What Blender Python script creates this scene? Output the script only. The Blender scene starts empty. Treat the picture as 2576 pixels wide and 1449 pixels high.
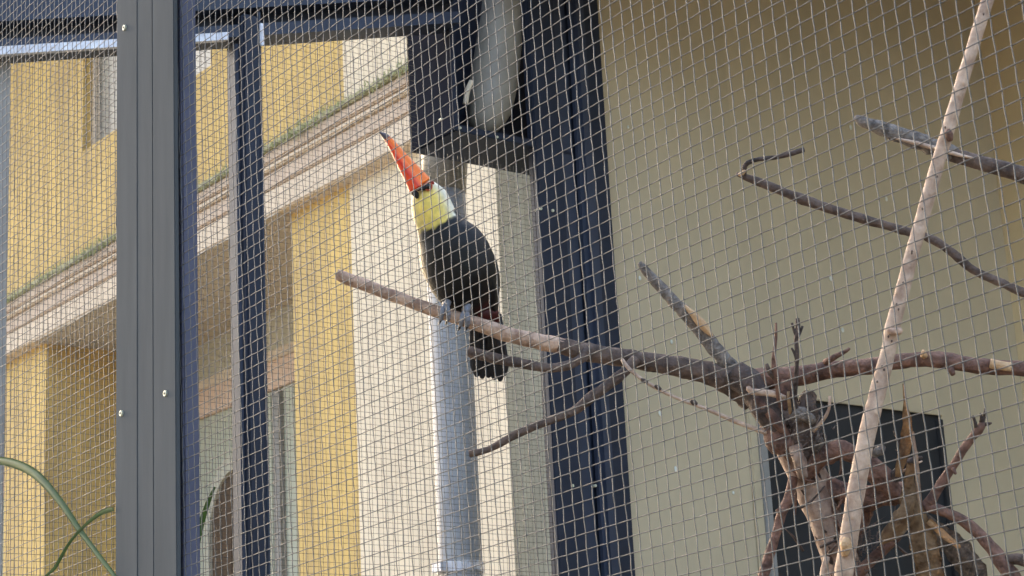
import bpy, bmesh, math, random
from mathutils import Vector, Matrix, noise
random.seed(7)
sc = bpy.context.scene
COL = sc.collection

# ---------------------------------------------------------------- camera
# world axes: X runs away to the right (across the aviary), Y runs away to the left (along its front), Z up
F, PITCH, ROLL, PHI = 5014.0, 0.26711, -0.052006, 0.6568
IW, IH = 2576.0, 1449.0
cp, sp, cf, sf = math.cos(PITCH), math.sin(PITCH), math.cos(PHI), math.sin(PHI)
def c2w(x, y, z): return Vector((cf*x+sf*y, -sf*x+cf*y, z))
_r, FW, _u = c2w(1, 0, 0), c2w(0, cp, sp), c2w(0, -sp, cp)
RT = math.cos(ROLL)*_r + math.sin(ROLL)*_u
UP = -math.sin(ROLL)*_r + math.cos(ROLL)*_u
EYE = Vector((0, 0, 1.6))
cam = bpy.data.cameras.new('camera'); camo = bpy.data.objects.new('camera', cam); COL.objects.link(camo)
cam.sensor_width = 36; cam.lens = F/IW*36; cam.clip_start = .05; cam.clip_end = 3000
m = Matrix((RT, UP, -FW)).transposed().to_4x4(); m.translation = EYE; camo.matrix_world = m
cam.dof.use_dof = True; cam.dof.focus_distance = 4.0; cam.dof.aperture_fstop = 30
sc.camera = camo

# ---------------------------------------------------------------- world, sun, exposure
SUN_EL, SUN_AZ = math.radians(22), (0.32, 0.947)      # horizontal direction towards the sun (X, Y)
w = bpy.data.worlds.new('World'); sc.world = w; w.use_nodes = True
nt = w.node_tree; bg = nt.nodes['Background']
sky = nt.nodes.new('ShaderNodeTexSky'); sky.sky_type = 'NISHITA'; sky.sun_disc = False
sky.sun_elevation = SUN_EL; sky.sun_rotation = math.atan2(SUN_AZ[0], SUN_AZ[1])
sky.air_density = 1.0; sky.dust_density = 8.0; sky.ozone_density = 0.3
nt.links.new(sky.outputs[0], bg.inputs[0]); bg.inputs[1].default_value = 0.15
sl = bpy.data.lights.new('sun', 'SUN'); sl.energy = 4.0; sl.angle = math.radians(.6); sl.color = (1, .95, .86)
so = bpy.data.objects.new('sun', sl); COL.objects.link(so)
hd = Vector((SUN_AZ[0], SUN_AZ[1], 0)).normalized()*math.cos(SUN_EL) + Vector((0, 0, math.sin(SUN_EL)))
so.rotation_euler = hd.to_track_quat('Z', 'Y').to_euler(); so.location = (0, 0, 20)
sc.view_settings.view_transform = 'Standard'; sc.view_settings.look = 'None'
sc.view_settings.exposure = 2.8; sc.view_settings.gamma = 1
sc.view_settings.use_curve_mapping = False
sc.cycles.max_bounces = 8; sc.cycles.diffuse_bounces = 5

# ---------------------------------------------------------------- helpers
def ray(x, y): return RT*(x-IW/2) - UP*(y-IH/2) + FW*F
def RX(x, y, X): d = ray(x, y); return EYE + d*(X/d.x)
def RY(x, y, Y): d = ray(x, y); return EYE + d*(Y/d.y)
def RD(x, y, D): return EYE + ray(x, y)*(D/F)

def mat(name, c1, c2=None, rough=.7, scale=6., metal=0., bump=.0, bscale=None, stretch=(1, 1, 1), contrast=(.35, .65), spec=.5):
    m = bpy.data.materials.new(name); m.use_nodes = True
    t = m.node_tree; b = t.nodes['Principled BSDF']
    b.inputs['Roughness'].default_value = rough; b.inputs['Metallic'].default_value = metal
    b.inputs['Specular IOR Level'].default_value = spec
    tc = t.nodes.new('ShaderNodeTexCoord'); mp = t.nodes.new('ShaderNodeMapping')
    mp.inputs['Scale'].default_value = stretch
    t.links.new(tc.outputs['Object'], mp.inputs[0])
    n = t.nodes.new('ShaderNodeTexNoise'); n.inputs['Scale'].default_value = scale; n.inputs['Detail'].default_value = 6
    n.inputs['Roughness'].default_value = .62
    t.links.new(mp.outputs[0], n.inputs['Vector'])
    r = t.nodes.new('ShaderNodeValToRGB')
    c2 = c2 or tuple(v*.8 for v in c1)
    r.color_ramp.elements[0].position = contrast[0]; r.color_ramp.elements[1].position = contrast[1]
    r.color_ramp.elements[0].color = (*c2, 1); r.color_ramp.elements[1].color = (*c1, 1)
    t.links.new(n.outputs[0], r.inputs[0]); t.links.new(r.outputs[0], b.inputs['Base Color'])
    if bump:
        n2 = t.nodes.new('ShaderNodeTexNoise'); n2.inputs['Scale'].default_value = bscale or scale*5; n2.inputs['Detail'].default_value = 5
        t.links.new(mp.outputs[0], n2.inputs['Vector'])
        bp = t.nodes.new('ShaderNodeBump'); bp.inputs['Strength'].default_value = bump; bp.inputs['Distance'].default_value = .01
        t.links.new(n2.outputs[0], bp.inputs['Height']); t.links.new(bp.outputs[0], b.inputs['Normal'])
    return m

def vcol_mat(name, rough=.6, bump=.3, bscale=60, stretch=(1, 1, 1), spec=.4, amount=.35):
    m = bpy.data.materials.new(name); m.use_nodes = True
    t = m.node_tree; b = t.nodes['Principled BSDF']; b.inputs['Roughness'].default_value = rough
    b.inputs['Specular IOR Level'].default_value = spec
    a = t.nodes.new('ShaderNodeVertexColor'); a.layer_name = 'Col'
    tc = t.nodes.new('ShaderNodeTexCoord'); mp = t.nodes.new('ShaderNodeMapping'); mp.inputs['Scale'].default_value = stretch
    t.links.new(tc.outputs['Object'], mp.inputs[0])
    n = t.nodes.new('ShaderNodeTexNoise'); n.inputs['Scale'].default_value = bscale; n.inputs['Detail'].default_value = 5
    t.links.new(mp.outputs[0], n.inputs['Vector'])
    mr = t.nodes.new('ShaderNodeMapRange'); mr.inputs[1].default_value = .3; mr.inputs[2].default_value = .7
    mr.inputs[3].default_value = 1-amount; mr.inputs[4].default_value = 1+amount*.6
    t.links.new(n.outputs[0], mr.inputs[0])
    mx = t.nodes.new('ShaderNodeVectorMath'); mx.operation = 'SCALE'
    t.links.new(a.outputs[0], mx.inputs[0]); t.links.new(mr.outputs[0], mx.inputs['Scale'])
    t.links.new(mx.outputs[0], b.inputs['Base Color'])
    bp = t.nodes.new('ShaderNodeBump'); bp.inputs['Strength'].default_value = bump; bp.inputs['Distance'].default_value = .004
    t.links.new(n.outputs[0], bp.inputs['Height']); t.links.new(bp.outputs[0], b.inputs['Normal'])
    return m

def tag(o, label=None, cat=None, group=None, kind=None):
    for k, v in (('label', label), ('category', cat), ('group', group), ('kind', kind)):
        if v: o[k] = v
    return o
def thing(name, loc, label, cat, group=None):
    o = bpy.data.objects.new(name, None); o.empty_display_size = .1; COL.objects.link(o); o.location = loc
    return tag(o, label, cat, group)
def link(name, me, material, parent=None, loc=None):
    """link a mesh; vertices are in world space unless loc is given"""
    o = bpy.data.objects.new(name, me); COL.objects.link(o)
    if material and not me.materials: me.materials.append(material)
    if loc is not None: o.location = loc
    if parent: o.parent = parent; o.matrix_parent_inverse = Matrix.Translation(-parent.location)
    return o
def obj(name, bm, material, parent=None, smooth=False, origin=True):
    """bmesh in world coords -> object with its origin at the mesh's centre of base"""
    bmesh.ops.recalc_face_normals(bm, faces=bm.faces)
    vs = [v.co for v in bm.verts]
    c = Vector((sum(v.x for v in vs)/len(vs), sum(v.y for v in vs)/len(vs), min(v.z for v in vs)))
    bmesh.ops.translate(bm, verts=bm.verts, vec=-c)
    me = bpy.data.meshes.new(name); bm.to_mesh(me); bm.free()
    if smooth:
        for p in me.polygons: p.use_smooth = True
    return link(name, me, material, parent, c)
def boxbm(x0, x1, y0, y1, z0, z1, bevel=0., bm=None):
    own = bm is None; bm = bm or bmesh.new()
    r = bmesh.ops.create_cube(bm, size=1)
    for v in r['verts']:
        v.co = Vector((x0+(v.co.x+.5)*(x1-x0), y0+(v.co.y+.5)*(y1-y0), z0+(v.co.z+.5)*(z1-z0)))
    if bevel and own:
        bmesh.ops.bevel(bm, geom=list(bm.edges), offset=bevel, segments=2, affect='EDGES')
    return bm
def box(name, x0, x1, y0, y1, z0, z1, material, parent=None, bevel=0.):
    x0, x1 = sorted((x0, x1)); y0, y1 = sorted((y0, y1)); z0, z1 = sorted((z0, z1))
    return obj(name, boxbm(x0, x1, y0, y1, z0, z1, bevel), material, parent)
def prism(pts, axis, d0, d1):
    """polygon given as 2-D points in the plane normal to axis, extruded from d0 to d1"""
    bm = bmesh.new()
    def P(a, b, d): return Vector((d, a, b)) if axis == 'X' else Vector((a, d, b)) if axis == 'Y' else Vector((a, b, d))
    A = [bm.verts.new(P(a, b, d0)) for a, b in pts]; B = [bm.verts.new(P(a, b, d1)) for a, b in pts]
    bm.faces.new(A); bm.faces.new(B[::-1]); n = len(pts)
    for i in range(n): bm.faces.new((A[i], B[i], B[(i+1) % n], A[(i+1) % n]))
    return bm
def cyl(p0, p1, r0, r1=None, n=20, bm=None, caps=True):
    bm = bm or bmesh.new(); r1 = r0 if r1 is None else r1
    p0, p1 = Vector(p0), Vector(p1); d = (p1-p0).normalized()
    a = d.orthogonal().normalized(); b = d.cross(a)
    rings = []
    for p, r in ((p0, r0), (p1, r1)):
        rings.append([bm.verts.new(p+r*(math.cos(2*math.pi*i/n)*a+math.sin(2*math.pi*i/n)*b)) for i in range(n)])
    for i in range(n): bm.faces.new((rings[0][i], rings[0][(i+1) % n], rings[1][(i+1) % n], rings[1][i]))
    if caps: bm.faces.new(rings[0][::-1]); bm.faces.new(rings[1])
    return bm
def catmull(P, step):
    """P: list of (Vector, radius) -> resampled list"""
    out = []
    for i in range(len(P)-1):
        p0, p1, p2, p3 = P[max(i-1, 0)], P[i], P[i+1], P[min(i+2, len(P)-1)]
        n = max(2, int((p2[0]-p1[0]).length/step))
        for k in range(n):
            t = k/n; t2 = t*t; t3 = t2*t
            f = lambda a, b, c, d: .5*((2*b)+(-a+c)*t+(2*a-5*b+4*c-d)*t2+(-a+3*b-3*c+d)*t3)
            out.append((Vector([f(p0[0][j], p1[0][j], p2[0][j], p3[0][j]) for j in range(3)]), max(.0004, p1[1]+(p2[1]-p1[1])*t)))
    out.append((P[-1][0].copy(), P[-1][1]))
    return out
def tube(P, n=10, rough=.0, seed=0, bm=None, freq=35., flat=None, capround=True):
    bm = bm or bmesh.new(); rings = []
    t_prev = None; a = None
    for i, (p, r) in enumerate(P):
        d = (P[min(i+1, len(P)-1)][0]-P[max(i-1, 0)][0]).normalized()
        if a is None: a = d.orthogonal().normalized()
        else: a = (a - d*a.dot(d)).normalized()
        b = d.cross(a); ring = []
        for k in range(n):
            th = 2*math.pi*k/n
            o = math.cos(th)*a+math.sin(th)*b
            rr = r
            if rough:
                q = (p+o*r)*freq+Vector((seed*7.3, 0, 0))
                rr *= 1+rough*noise.noise(q)+rough*.6*noise.noise(q*2.7)
            ring.append(bm.verts.new(p+o*rr))
        rings.append(ring)
    for i in range(len(rings)-1):
        for k in range(n): bm.faces.new((rings[i][k], rings[i][(k+1) % n], rings[i+1][(k+1) % n], rings[i+1][k]))
    bm.faces.new(rings[0][::-1]); bm.faces.new(rings[-1])
    return bm

# ---------------------------------------------------------------- materials
M = {}
M['gray'] = mat('post_grey_paint', (.083, .090, .096), (.068, .075, .081), .7, 5, stretch=(4, 4, .5), bump=.05, bscale=120, spec=.04)
M['blue'] = mat('slate_steel', (.10, .105, .15), (.085, .09, .13), .6, 6, spec=.1)
M['navy'] = mat('dark_navy_paint', (.016, .0225, .042), (.010, .0145, .028), .55, 4, bump=.05, bscale=60, spec=.3)
M['navybox'] = mat('dark_box_paint', (.012, .015, .026), (.009, .011, .019), .8, 4, spec=.02)
M['navy2'] = mat('dark_slate_paint', (.030, .039, .066), (.021, .028, .048), .5, 4, bump=.05, bscale=60, spec=.35)
M['galv'] = mat('galvanised_wire', (.118, .115, .112), (.068, .062, .056), .42, 28, metal=.3, spec=.4)
M['galvfar'] = mat('far_galvanised_wire', (.10, .088, .072), (.065, .055, .044), .45, 20, metal=.2, spec=.3)
M['strip'] = mat('zinc_and_highlight', (.72, .73, .78), (.5, .5, .55), .35, 30, metal=.2, bump=.4, bscale=90)  # plain zinc on the pipe bracket, painted sun highlight on rafter and pole
M['olive'] = mat('olive_wall_paint', (.51, .42, .28), (.42, .35, .235), .72, 1.5, stretch=(1, 1, .55), bump=.1, bscale=14)
M['tan'] = mat('tan_wall_paint', (.66, .53, .32), (.60, .48, .29), .7, 1.3, bump=.05, bscale=14)
M['oliveframe'] = mat('pale_frame', (.50, .42, .28), (.42, .35, .24), .5, 8)
M['black'] = mat('dark_interior', (.022, .022, .025), (.008, .008, .009), .8, 3)
M['yellow'] = mat('ochre_yellow_plaster', (.60, .415, .14), (.43, .30, .12), .85, 2.6, bump=.2, bscale=40, stretch=(1, 1, .35), contrast=(.3, .62))
M['cream'] = mat('cream_plaster', (.71, .61, .46), (.58, .49, .37), .85, 2.2, bump=.2, bscale=40, stretch=(1, 1, .35), contrast=(.3, .6))
M['pinkstone'] = mat('pinkish_stone', (.53, .42, .325), (.46, .36, .28), .85, 2.5, bump=.25, bscale=30)
M['palestone'] = mat('pale_stone', (.63, .525, .405), (.56, .46, .355), .85, 3, bump=.2, bscale=30)
M['moss'] = mat('mossy_stone', (.27, .27, .14), (.42, .39, .26), .95, 9, bump=.6, bscale=60, stretch=(1, 1, 1))
M['mintwall'] = mat('pale_mint_plaster', (.44, .45, .36), (.37, .38, .30), .85, 2, bump=.15, bscale=30)
M['greywall'] = mat('grey_green_plaster', (.50, .48, .39), (.44, .42, .34), .85, 2, bump=.15, bscale=30)
M['soffit'] = mat('brown_grey_plaster', (.52, .45, .36), (.46, .39, .315), .9, 2, bump=.15, bscale=30)
M['pinkband'] = mat('salmon_plaster', (.66, .49, .375), (.58, .42, .32), .85, 3, bump=.2, bscale=30)
M['brown'] = mat('dark_brown_wood', (.10, .06, .035), (.06, .036, .022), .6, 5, stretch=(8, 8, 1))
M['glass'] = mat('window_glass', (.38, .35, .29), (.33, .30, .25), .35, 2)
M['shutter'] = mat('shutter_grey', (.27, .26, .245), (.2, .195, .185), .6, 6)
M['pipe'] = mat('grey_pipe', (.34, .345, .35), (.22, .222, .226), .75, 5, stretch=(3, 3, .6), bump=.05, bscale=50)
M['duct'] = mat('olive_grey_duct', (.31, .285, .235), (.21, .19, .16), .5, 5, bump=.04, bscale=40)
M['pier'] = mat('grey_green_concrete', (.36, .355, .28), (.27, .265, .21), .9, 3, stretch=(4, 4, .6), bump=.25, bscale=40)
M['roof'] = mat('brown_board', (.10, .085, .065), (.075, .06, .05), .8, 4, bump=.1)
M['ground'] = mat('ground_gravel', (.13, .12, .10), (.09, .083, .07), .95, 3, bump=.5, bscale=60)
M['screw'] = mat('screw_zinc', (.55, .55, .42), (.45, .45, .36), .4, 40, metal=.3)
M['socket'] = mat('screw_socket', (.02, .02, .02), None, .7)
M['bark'] = mat('grey_brown_bark', (.135, .092, .072), (.05, .033, .027), .85, 28, stretch=(1, 1, 1), bump=.9, bscale=70, contrast=(.38, .62))
M['barkdark'] = mat('dark_bark', (.11, .075, .062), (.028, .02, .018), .85, 30, bump=1.0, bscale=80, contrast=(.36, .64))
M['barkred'] = mat('reddish_bark', (.215, .11, .075), (.06, .03, .023), .8, 34, bump=1.0, bscale=70)
M['trunkbark'] = mat('peeling_pale_bark', (.37, .275, .22), (.155, .095, .07), .8, 18, bump=1.0, bscale=45, contrast=(.36, .60))
M['bare'] = mat('bare_wood', (.54, .37, .27), (.27, .165, .115), .7, 30, bump=.7, bscale=90, contrast=(.36, .56))
M['rawwood'] = mat('raw_wood', (.62, .42, .24), (.45, .27, .14), .75, 30, bump=.6)
M['stick'] = mat('pale_stripped_stick', (.58, .43, .325), (.30, .20, .145), .75, 30, bump=.6, bscale=60)
M['grey'] = mat('weathered_grey_wood', (.27, .23, .20), (.085, .07, .062), .85, 18, bump=1.0, bscale=60, stretch=(3, 3, 3))
M['dry'] = mat('dry_leaf_tan', (.36, .235, .125), (.13, .075, .04), .8, 34, bump=.8, bscale=70)
M['leaf'] = mat('grass_leaf', (.085, .165, .05), (.05, .11, .035), .5, 8)
M['feather'] = vcol_mat('feathers', .55, .35, 90, spec=.35, amount=.25)
M['beak'] = vcol_mat('beak_horn', .32, .05, 30, spec=.5, amount=.06)
M['foot'] = mat('grey_blue_foot', (.27, .29, .34), (.17, .18, .22), .6, 60, bump=.6, bscale=200)
M['eye'] = mat('eye_dark', (.01, .01, .012), None, .1)
M['eyering'] = mat('eye_ring_orange', (.55, .10, .04), None, .5)
M['tailf'] = mat('tail_feather', (.02, .017, .016), (.012, .011, .011), .6, 60, stretch=(1, 1, .2), bump=.3)
M['drop'] = mat('white_dropping', (.7, .7, .62), (.5, .5, .42), .8, 30)

# ---------------------------------------------------------------- ground
bm = bmesh.new()
bmesh.ops.create_grid(bm, x_segments=4, y_segments=4, size=600)
g = obj('ground', bm, M['ground']); tag(g, 'pale gravel ground under the aviary and the buildings', 'ground', kind='structure')

# ---------------------------------------------------------------- the yellow building outside
bld = thing('building', (8, 14, 0), 'ochre yellow and cream building with mossy cornice beyond the far wire mesh', 'building')
HB = 11.0
box('wall', 8.0, 9.4, 12.37, 13.25, 0, 6.52, M['yellow'], bld)                 # near pillar
box('wall', 8.0, 9.4, 17.96, 18.93, 0, 6.52, M['yellow'], bld)                 # far pillar
box('wall', 8.0, 9.4, 23.2, 24.1, 0, 6.52, M['yellow'], bld)
box('wall', 8.0, 9.4, 7.55, 12.37, 0, 6.52, M['cream'], bld)                   # cream bay
box('wall', 8.0, 9.4, 7.55, 12.41, 6.52, HB, M['cream'], bld)
# upper yellow storey with window openings
ZW0, ZW1 = 8.27, 10.3
wins = [(14.56, 17.16), (19.9, 22.5)]
edges = [12.41, 14.56, 17.16, 19.9, 22.5, 27.0]
for i in range(0, len(edges)-1, 2):
    box('wall', 8.0, 9.4, edges[i], edges[i+1], 6.52, HB, M['yellow'], bld)
for a, b in wins:
    box('wall', 8.0, 9.4, a, b, 6.52, ZW0, M['yellow'], bld)
    box('wall', 8.0, 9.4, a, b, ZW1, HB, M['yellow'], bld)
    wn = box('window', 8.16, 8.2, a, b, ZW0, ZW1, M['glass'], bld)
    for q in (a, (a+b)/2-.03, b-.06):
        box('window_frame', 8.1, 8.155, q, q+.06, ZW0, ZW1, M['palestone'], wn)
    box('window_frame', 8.105, 8.15, a+.061, b-.061, ZW0, ZW0+.07, M['palestone'], wn)
    box('window_frame', 8.105, 8.15, a+.061, b-.061, ZW1-.07, ZW1, M['palestone'], wn)
shade_eave = box('shade_eave', 6.5, 9.4, 7.55, 27.0, HB, HB+.22, M['brown'], bld)  # unseen overhang added to shade the upper storey from the sky
for k in range(24):
    box('shade_eave_bracket', 6.7, 8.0, 7.7+k*.82, 7.78+k*.82, HB-.14, HB-.001, M['brown'], shade_eave)
# the rest of the ground floor: back walls of the recesses between the pillars
for a, b in ((13.25, 17.96), (18.93, 23.2)):
    box('wall', 9.4, 9.7, a, b, 6.12, 6.52, M['greywall'], bld)
    box('band', 9.34, 9.7, a, b, 6.02, 6.119, M['palestone'], bld, .008)
    box('band', 9.36, 9.7, a, b, 5.745, 6.019, M['pinkband'], bld, .008)
    box('wall', 9.4, 9.7, a, b, 0, 5.744, M['mintwall'], bld)
# second, deeper tone: the wall over the arches
ARC = 17.25
def archpts(c, hw, spring, n=16):
    return [(c-hw, 2.2)]+[(c-hw*math.cos(math.pi*i/n), spring+hw*1.35*math.sin(math.pi*i/n)) for i in range(n+1)]+[(c+hw, 2.2)]
yc = (RX(532, 1449, 9.36).y + RX(665, 1449, 9.36).y)/2; hw = (RX(532, 1449, 9.36).y - RX(665, 1449, 9.36).y)/2
zt = RX(595, 1180, 9.36).z
door = obj('arched_door', prism(archpts(yc, hw, zt-hw*1.35), 'X', 9.372, 9.42), M['brown'], bld)
out, inn = archpts(yc, hw+.09, zt-hw*1.35+.04), archpts(yc, hw, zt-hw*1.35)
bm = bmesh.new()
vo = [[bm.verts.new((x, a, b)) for a, b in P] for x in (9.33, 9.41) for P in (out, inn)]
for i in range(len(out)-1):
    bm.faces.new((vo[0][i], vo[0][i+1], vo[1][i+1], vo[1][i])); bm.faces.new((vo[1][i], vo[1][i+1], vo[3][i+1], vo[3][i]))
    bm.faces.new((vo[0][i], vo[0][i+1], vo[2][i+1], vo[2][i]))
obj('arch_moulding', bm, M['greywall'], door)
for k in range(5):
    y = yc-hw+.02+k*(2*hw-.04)/5
    zz = zt-.03-hw*1.35*(1-math.sqrt(max(0, 1-((y+.05-yc)/hw)**2)))
    box('plank', 9.355, 9.371, y, y+(2*hw-.04)/5-.015, 2.2, zz-.02, M['brown'], door)
# pale shutters beside the near pillar
for (xa, xb, mm) in ((652, 688, 'mintwall'), (690, 708, 'shutter'), (725, 748, 'mintwall')):
    ya, yb = RX(xa, 1200, 9.36).y, RX(xb, 1200, 9.36).y
    box('shutter_panel', 9.345, 9.399, yb, ya, 2.4, 5.72, M[mm], bld, .006)
# cornice: a run of mouldings standing out from the wall
Y0c, Y1c = 7.5, 27.0
prof = [(6.52, 6.66, 7.86, 'palestone'), (6.661, 6.76, 7.90, 'palestone'), (6.761, 6.90, 7.885, 'pinkstone'),
        (6.901, 6.95, 7.85, 'palestone'), (6.951, 7.045, 7.83, 'pinkstone')]
for z0, z1, xf, mm in prof:
    box('cornice_moulding', xf, 8.05, Y0c, Y1c, z0, z1, M[mm], bld, .012)
cap = box('cornice_cap', 7.80, 8.05, Y0c, Y1c, 7.046, 7.10, M['moss'], bld, .01)
box('soffit_board', 7.861, 9.4, 13.251, 17.959, 6.505, 6.519, M['soffit'], bld)
box('soffit_board', 7.861, 9.4, 18.931, 23.199, 6.505, 6.519, M['soffit'], bld)
# moss and weeds on the cornice cap
bm = bmesh.new(); rnd = random.Random(3)
for k in range(5200):
    y = rnd.uniform(9.5, 20.0)
    dens = noise.noise(Vector((y*1.3, 0, 0)))*.5+.5
    if rnd.random() > .02+dens*.6: continue
    x = rnd.uniform(7.78, 7.86); hang = rnd.random() < .55
    z = 7.10 if not hang else rnd.uniform(7.03, 7.10); x = 7.795 if hang else x
    h = rnd.uniform(.02, .075)*(.5+dens); s = rnd.uniform(.004, .012)
    dz = -h*.9 if hang else h; dx = -.015 if hang else rnd.uniform(-.02, .02); dy = rnd.uniform(-.03, .03)
    bm.faces.new([bm.verts.new(v) for v in ((x, y-s, z), (x, y+s, z), (x+dx, y+dy, z+dz))])
moss = obj('moss', bm, mat('moss_green', (.24, .26, .10), (.15, .18, .07), .9, 5), bld); moss['kind'] = 'stuff'

# ---------------------------------------------------------------- pier and downpipe just outside the far mesh
pr = thing('concrete_pier', (4.95, 6.25, 0), 'streaky grey green concrete pier beside the dark steel frame', 'pier')
box('shaft', 4.86, 5.3, 6.09, 6.39, 0, 5.0, M['pier'], pr, .012)
PX, PY = (RY(1085, 1000, 6.5).x+RY(1195, 1000, 6.5).x)/2, 6.5
PR = (RY(1195, 1000, 6.5).x-RY(1085, 1000, 6.5).x)/2*.80
dp = thing('downpipe', (PX, PY, 0), 'pale blue grey round downpipe behind the toucan and its perch', 'pipe')
ztop = 4.42
obj('pipe', cyl((PX, PY, 0), (PX, PY, ztop-.2), PR, n=40), M['pipe'], dp, True)
fun = obj('funnel', cyl((PX, PY, ztop-.201), (PX+.02, PY, ztop+.15), PR*1.02, PR*1.25, n=40), M['duct'], dp, True)
zb = RY(1140, 1418, 6.4).z
obj('bracket', cyl((PX, PY, zb-.02), (PX, PY, zb+.02), PR*1.07, n=40), M['strip'], dp)
box('bracket_lug', PX-PR*1.35, PX-PR*.98, PY-.03, PY+.03, zb-.018, zb+.018, M['strip'], dp)

# ---------------------------------------------------------------- the aviary's end wall (plane Y = 5.8)
YE = 5.8
ZR = lambda X: 4.116+.27*(X-2.41)           # underside of the sloping rafter
# dark steel frame between far mesh and olive wall
fr = thing('steel_door_frame', (4.78, YE, 0), 'tall dark navy steel frame at the end of the olive wall', 'frame')
box('post', 4.602, 4.735, YE-.03, YE-.002, 0, 5.0, M['navy'], fr, .004)
box('post', 4.738, 4.805, YE-.015, YE-.002, 0, 5.0, M['navy2'], fr, .004)
box('post', 4.808, 4.885, YE-.06, YE-.002, 0, 5.0, M['navy2'], fr, .02)
box('post', 4.888, 4.972, YE-.03, YE-.002, 0, 5.0, M['navy'], fr, .004)
box('back_plate', 4.603, 4.97, YE-.0015, YE+.02, 0, 5.0, M['navy'], fr)
for px, py in ((1360, 525), (1440, 1222), (1497, 1222), (1390, 530)):
    p = RY(px, py, YE-.032)
    obj('bolt', cyl(p+Vector((0, -.004, 0)), p+Vector((0, .03, 0)), .006, n=10), M['screw'], fr)
# dark hatch box above
hb = thing('hatch_box', (4.4, YE+.1, 4.2), 'dark navy open fronted box holding a curved grey duct', 'box')
bx0, bx1, bz0, bz1 = 4.215, 4.601, 4.19, 5.12
YB = YE+.27
box('side_panel', bx0, bx0+.012, YE-.02, YB, bz0, bz1, M['navybox'], hb, .002)
box('bottom_panel', bx0+.0125, bx1+.2, YE-.02, YB, bz0, bz0+.012, M['navy'], hb, .002)
box('back_panel', bx0+.0125, bx1+.2, YB-.02, YB, bz0+.0125, bz1, M['navy'], hb)
box('rim', bx0-.003, bx0+.02, YE-.03, YE-.0205, bz0, bz1, M['navy'], hb, .003)
box('rim', bx0+.0205, bx1, YE-.03, YE-.0205, bz0-.004, bz0+.025, M['navy'], hb, .003)
box('inner_panel', bx0+.03, bx0+.075, YB-.06, YB-.0205, bz0+.013, bz1, M['navy2'], hb, .006)
for px, py in ((1157, 322), (1250, 345), (1110, 300)):
    p = RY(px, py, YE-.032)
    obj('bolt', cyl(p+Vector((0, -.004, 0)), p+Vector((0, .01, 0)), .005, n=10), M['screw'], hb)
dc = thing('curved_duct', (4.5, YE+.1, 4.2), 'curved olive grey duct bending down inside the dark box', 'duct')
P = [(RY(x, y, yy), r) for x, y, yy, r in ((1276, -160, 5.90, .086), (1268, 0, 5.90, .088), (1255, 110, 5.90, .092), (1243, 200, 5.90, .096), (1230, 270, 5.90, .092), (1216, 318, 5.905, .06), (1210, 335, 5.91, .02))]
obj('duct_bend', tube(catmull(P, .02), 32), M['duct'], dc, True)
P2 = [(RY(x, y, 5.86), .011) for x, y in ((1186, 205), (1175, 232), (1171, 262))]
obj('light_crescent', tube(catmull(P2, .01), 8), M['cream'], dc, True)  # pale curve standing in for the bright gap of light beside the duct

# olive wall with window
ow = thing('olive_wall', (6.1, YE, 0), 'smooth olive green painted wall behind the bare tree', 'wall')
wx0, wx1, wz0, wz1 = 5.70, 6.855, 2.1, 3.31
box('wall_panel', 4.975, wx0, YE, YE+.18, 0, 5.9, M['olive'], ow)
box('wall_panel', wx1, 7.445, YE, YE+.18, 0, 5.9, M['olive'], ow)
box('wall_panel', wx0, wx1, YE, YE+.18, wz1, 5.9, M['olive'], ow)
box('wall_panel', wx0, wx1, YE, YE+.18, 0, wz0, M['olive'], ow)
wn = box('window', wx0, wx1, YE+.012, YE+.16, wz0, wz1, M['black'], ow)
box('window_frame', wx0-.055, wx0-.005, YE-.012, YE-.0005, wz0-.02, wz1+.005, M['oliveframe'], wn, .008)
box('window_frame', wx0-.0045, wx0+.04, YE-.02, YE+.0115, wz0, wz1-.005, M['shutter'], wn, .004)
box('window_frame', wx0+.041, wx1+.005, YE-.008, YE-.001, wz1-.004, wz1+.012, M['olive'], wn, .002)
box('window_frame', wx1-.03, wx1+.004, YE-.006, YE+.011, wz0, wz1-.02, M['black'], wn, .002)
# droppings on the wall
rnd = random.Random(11); bm = bmesh.new()
for px, py in ((2196, 411), (2052, 620), (1815, 960), (2330, 330), (2410, 30), (1610, 700), (1690, 860), (2090, 700), (1580, 320), (1990, 150), (2120, 830), (1700, 1180), (1845, 1240), (2230, 500), (1660, 1040), (2140, 320)):
    p = RY(px, py, YE-.004); s = rnd.uniform(.004, .009)
    r = bmesh.ops.create_uvsphere(bm, u_segments=8, v_segments=6, radius=1)
    for v in r['verts']: v.co = Vector((p.x+v.co.x*s, p.y+v.co.y*.004, p.z+v.co.z*s*rnd.uniform(1.2, 1.6)))
d = obj('droppings', bm, M['drop'], ow); d['kind'] = 'stuff'
bw = thing('tan_wall', (7.55, 2, 0), 'ochre tan wall meeting the olive wall at a corner', 'wall')
box('wall_panel', 7.446, 7.62, -4, YE+.18, 0, 6.2, M['tan'], bw)

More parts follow.
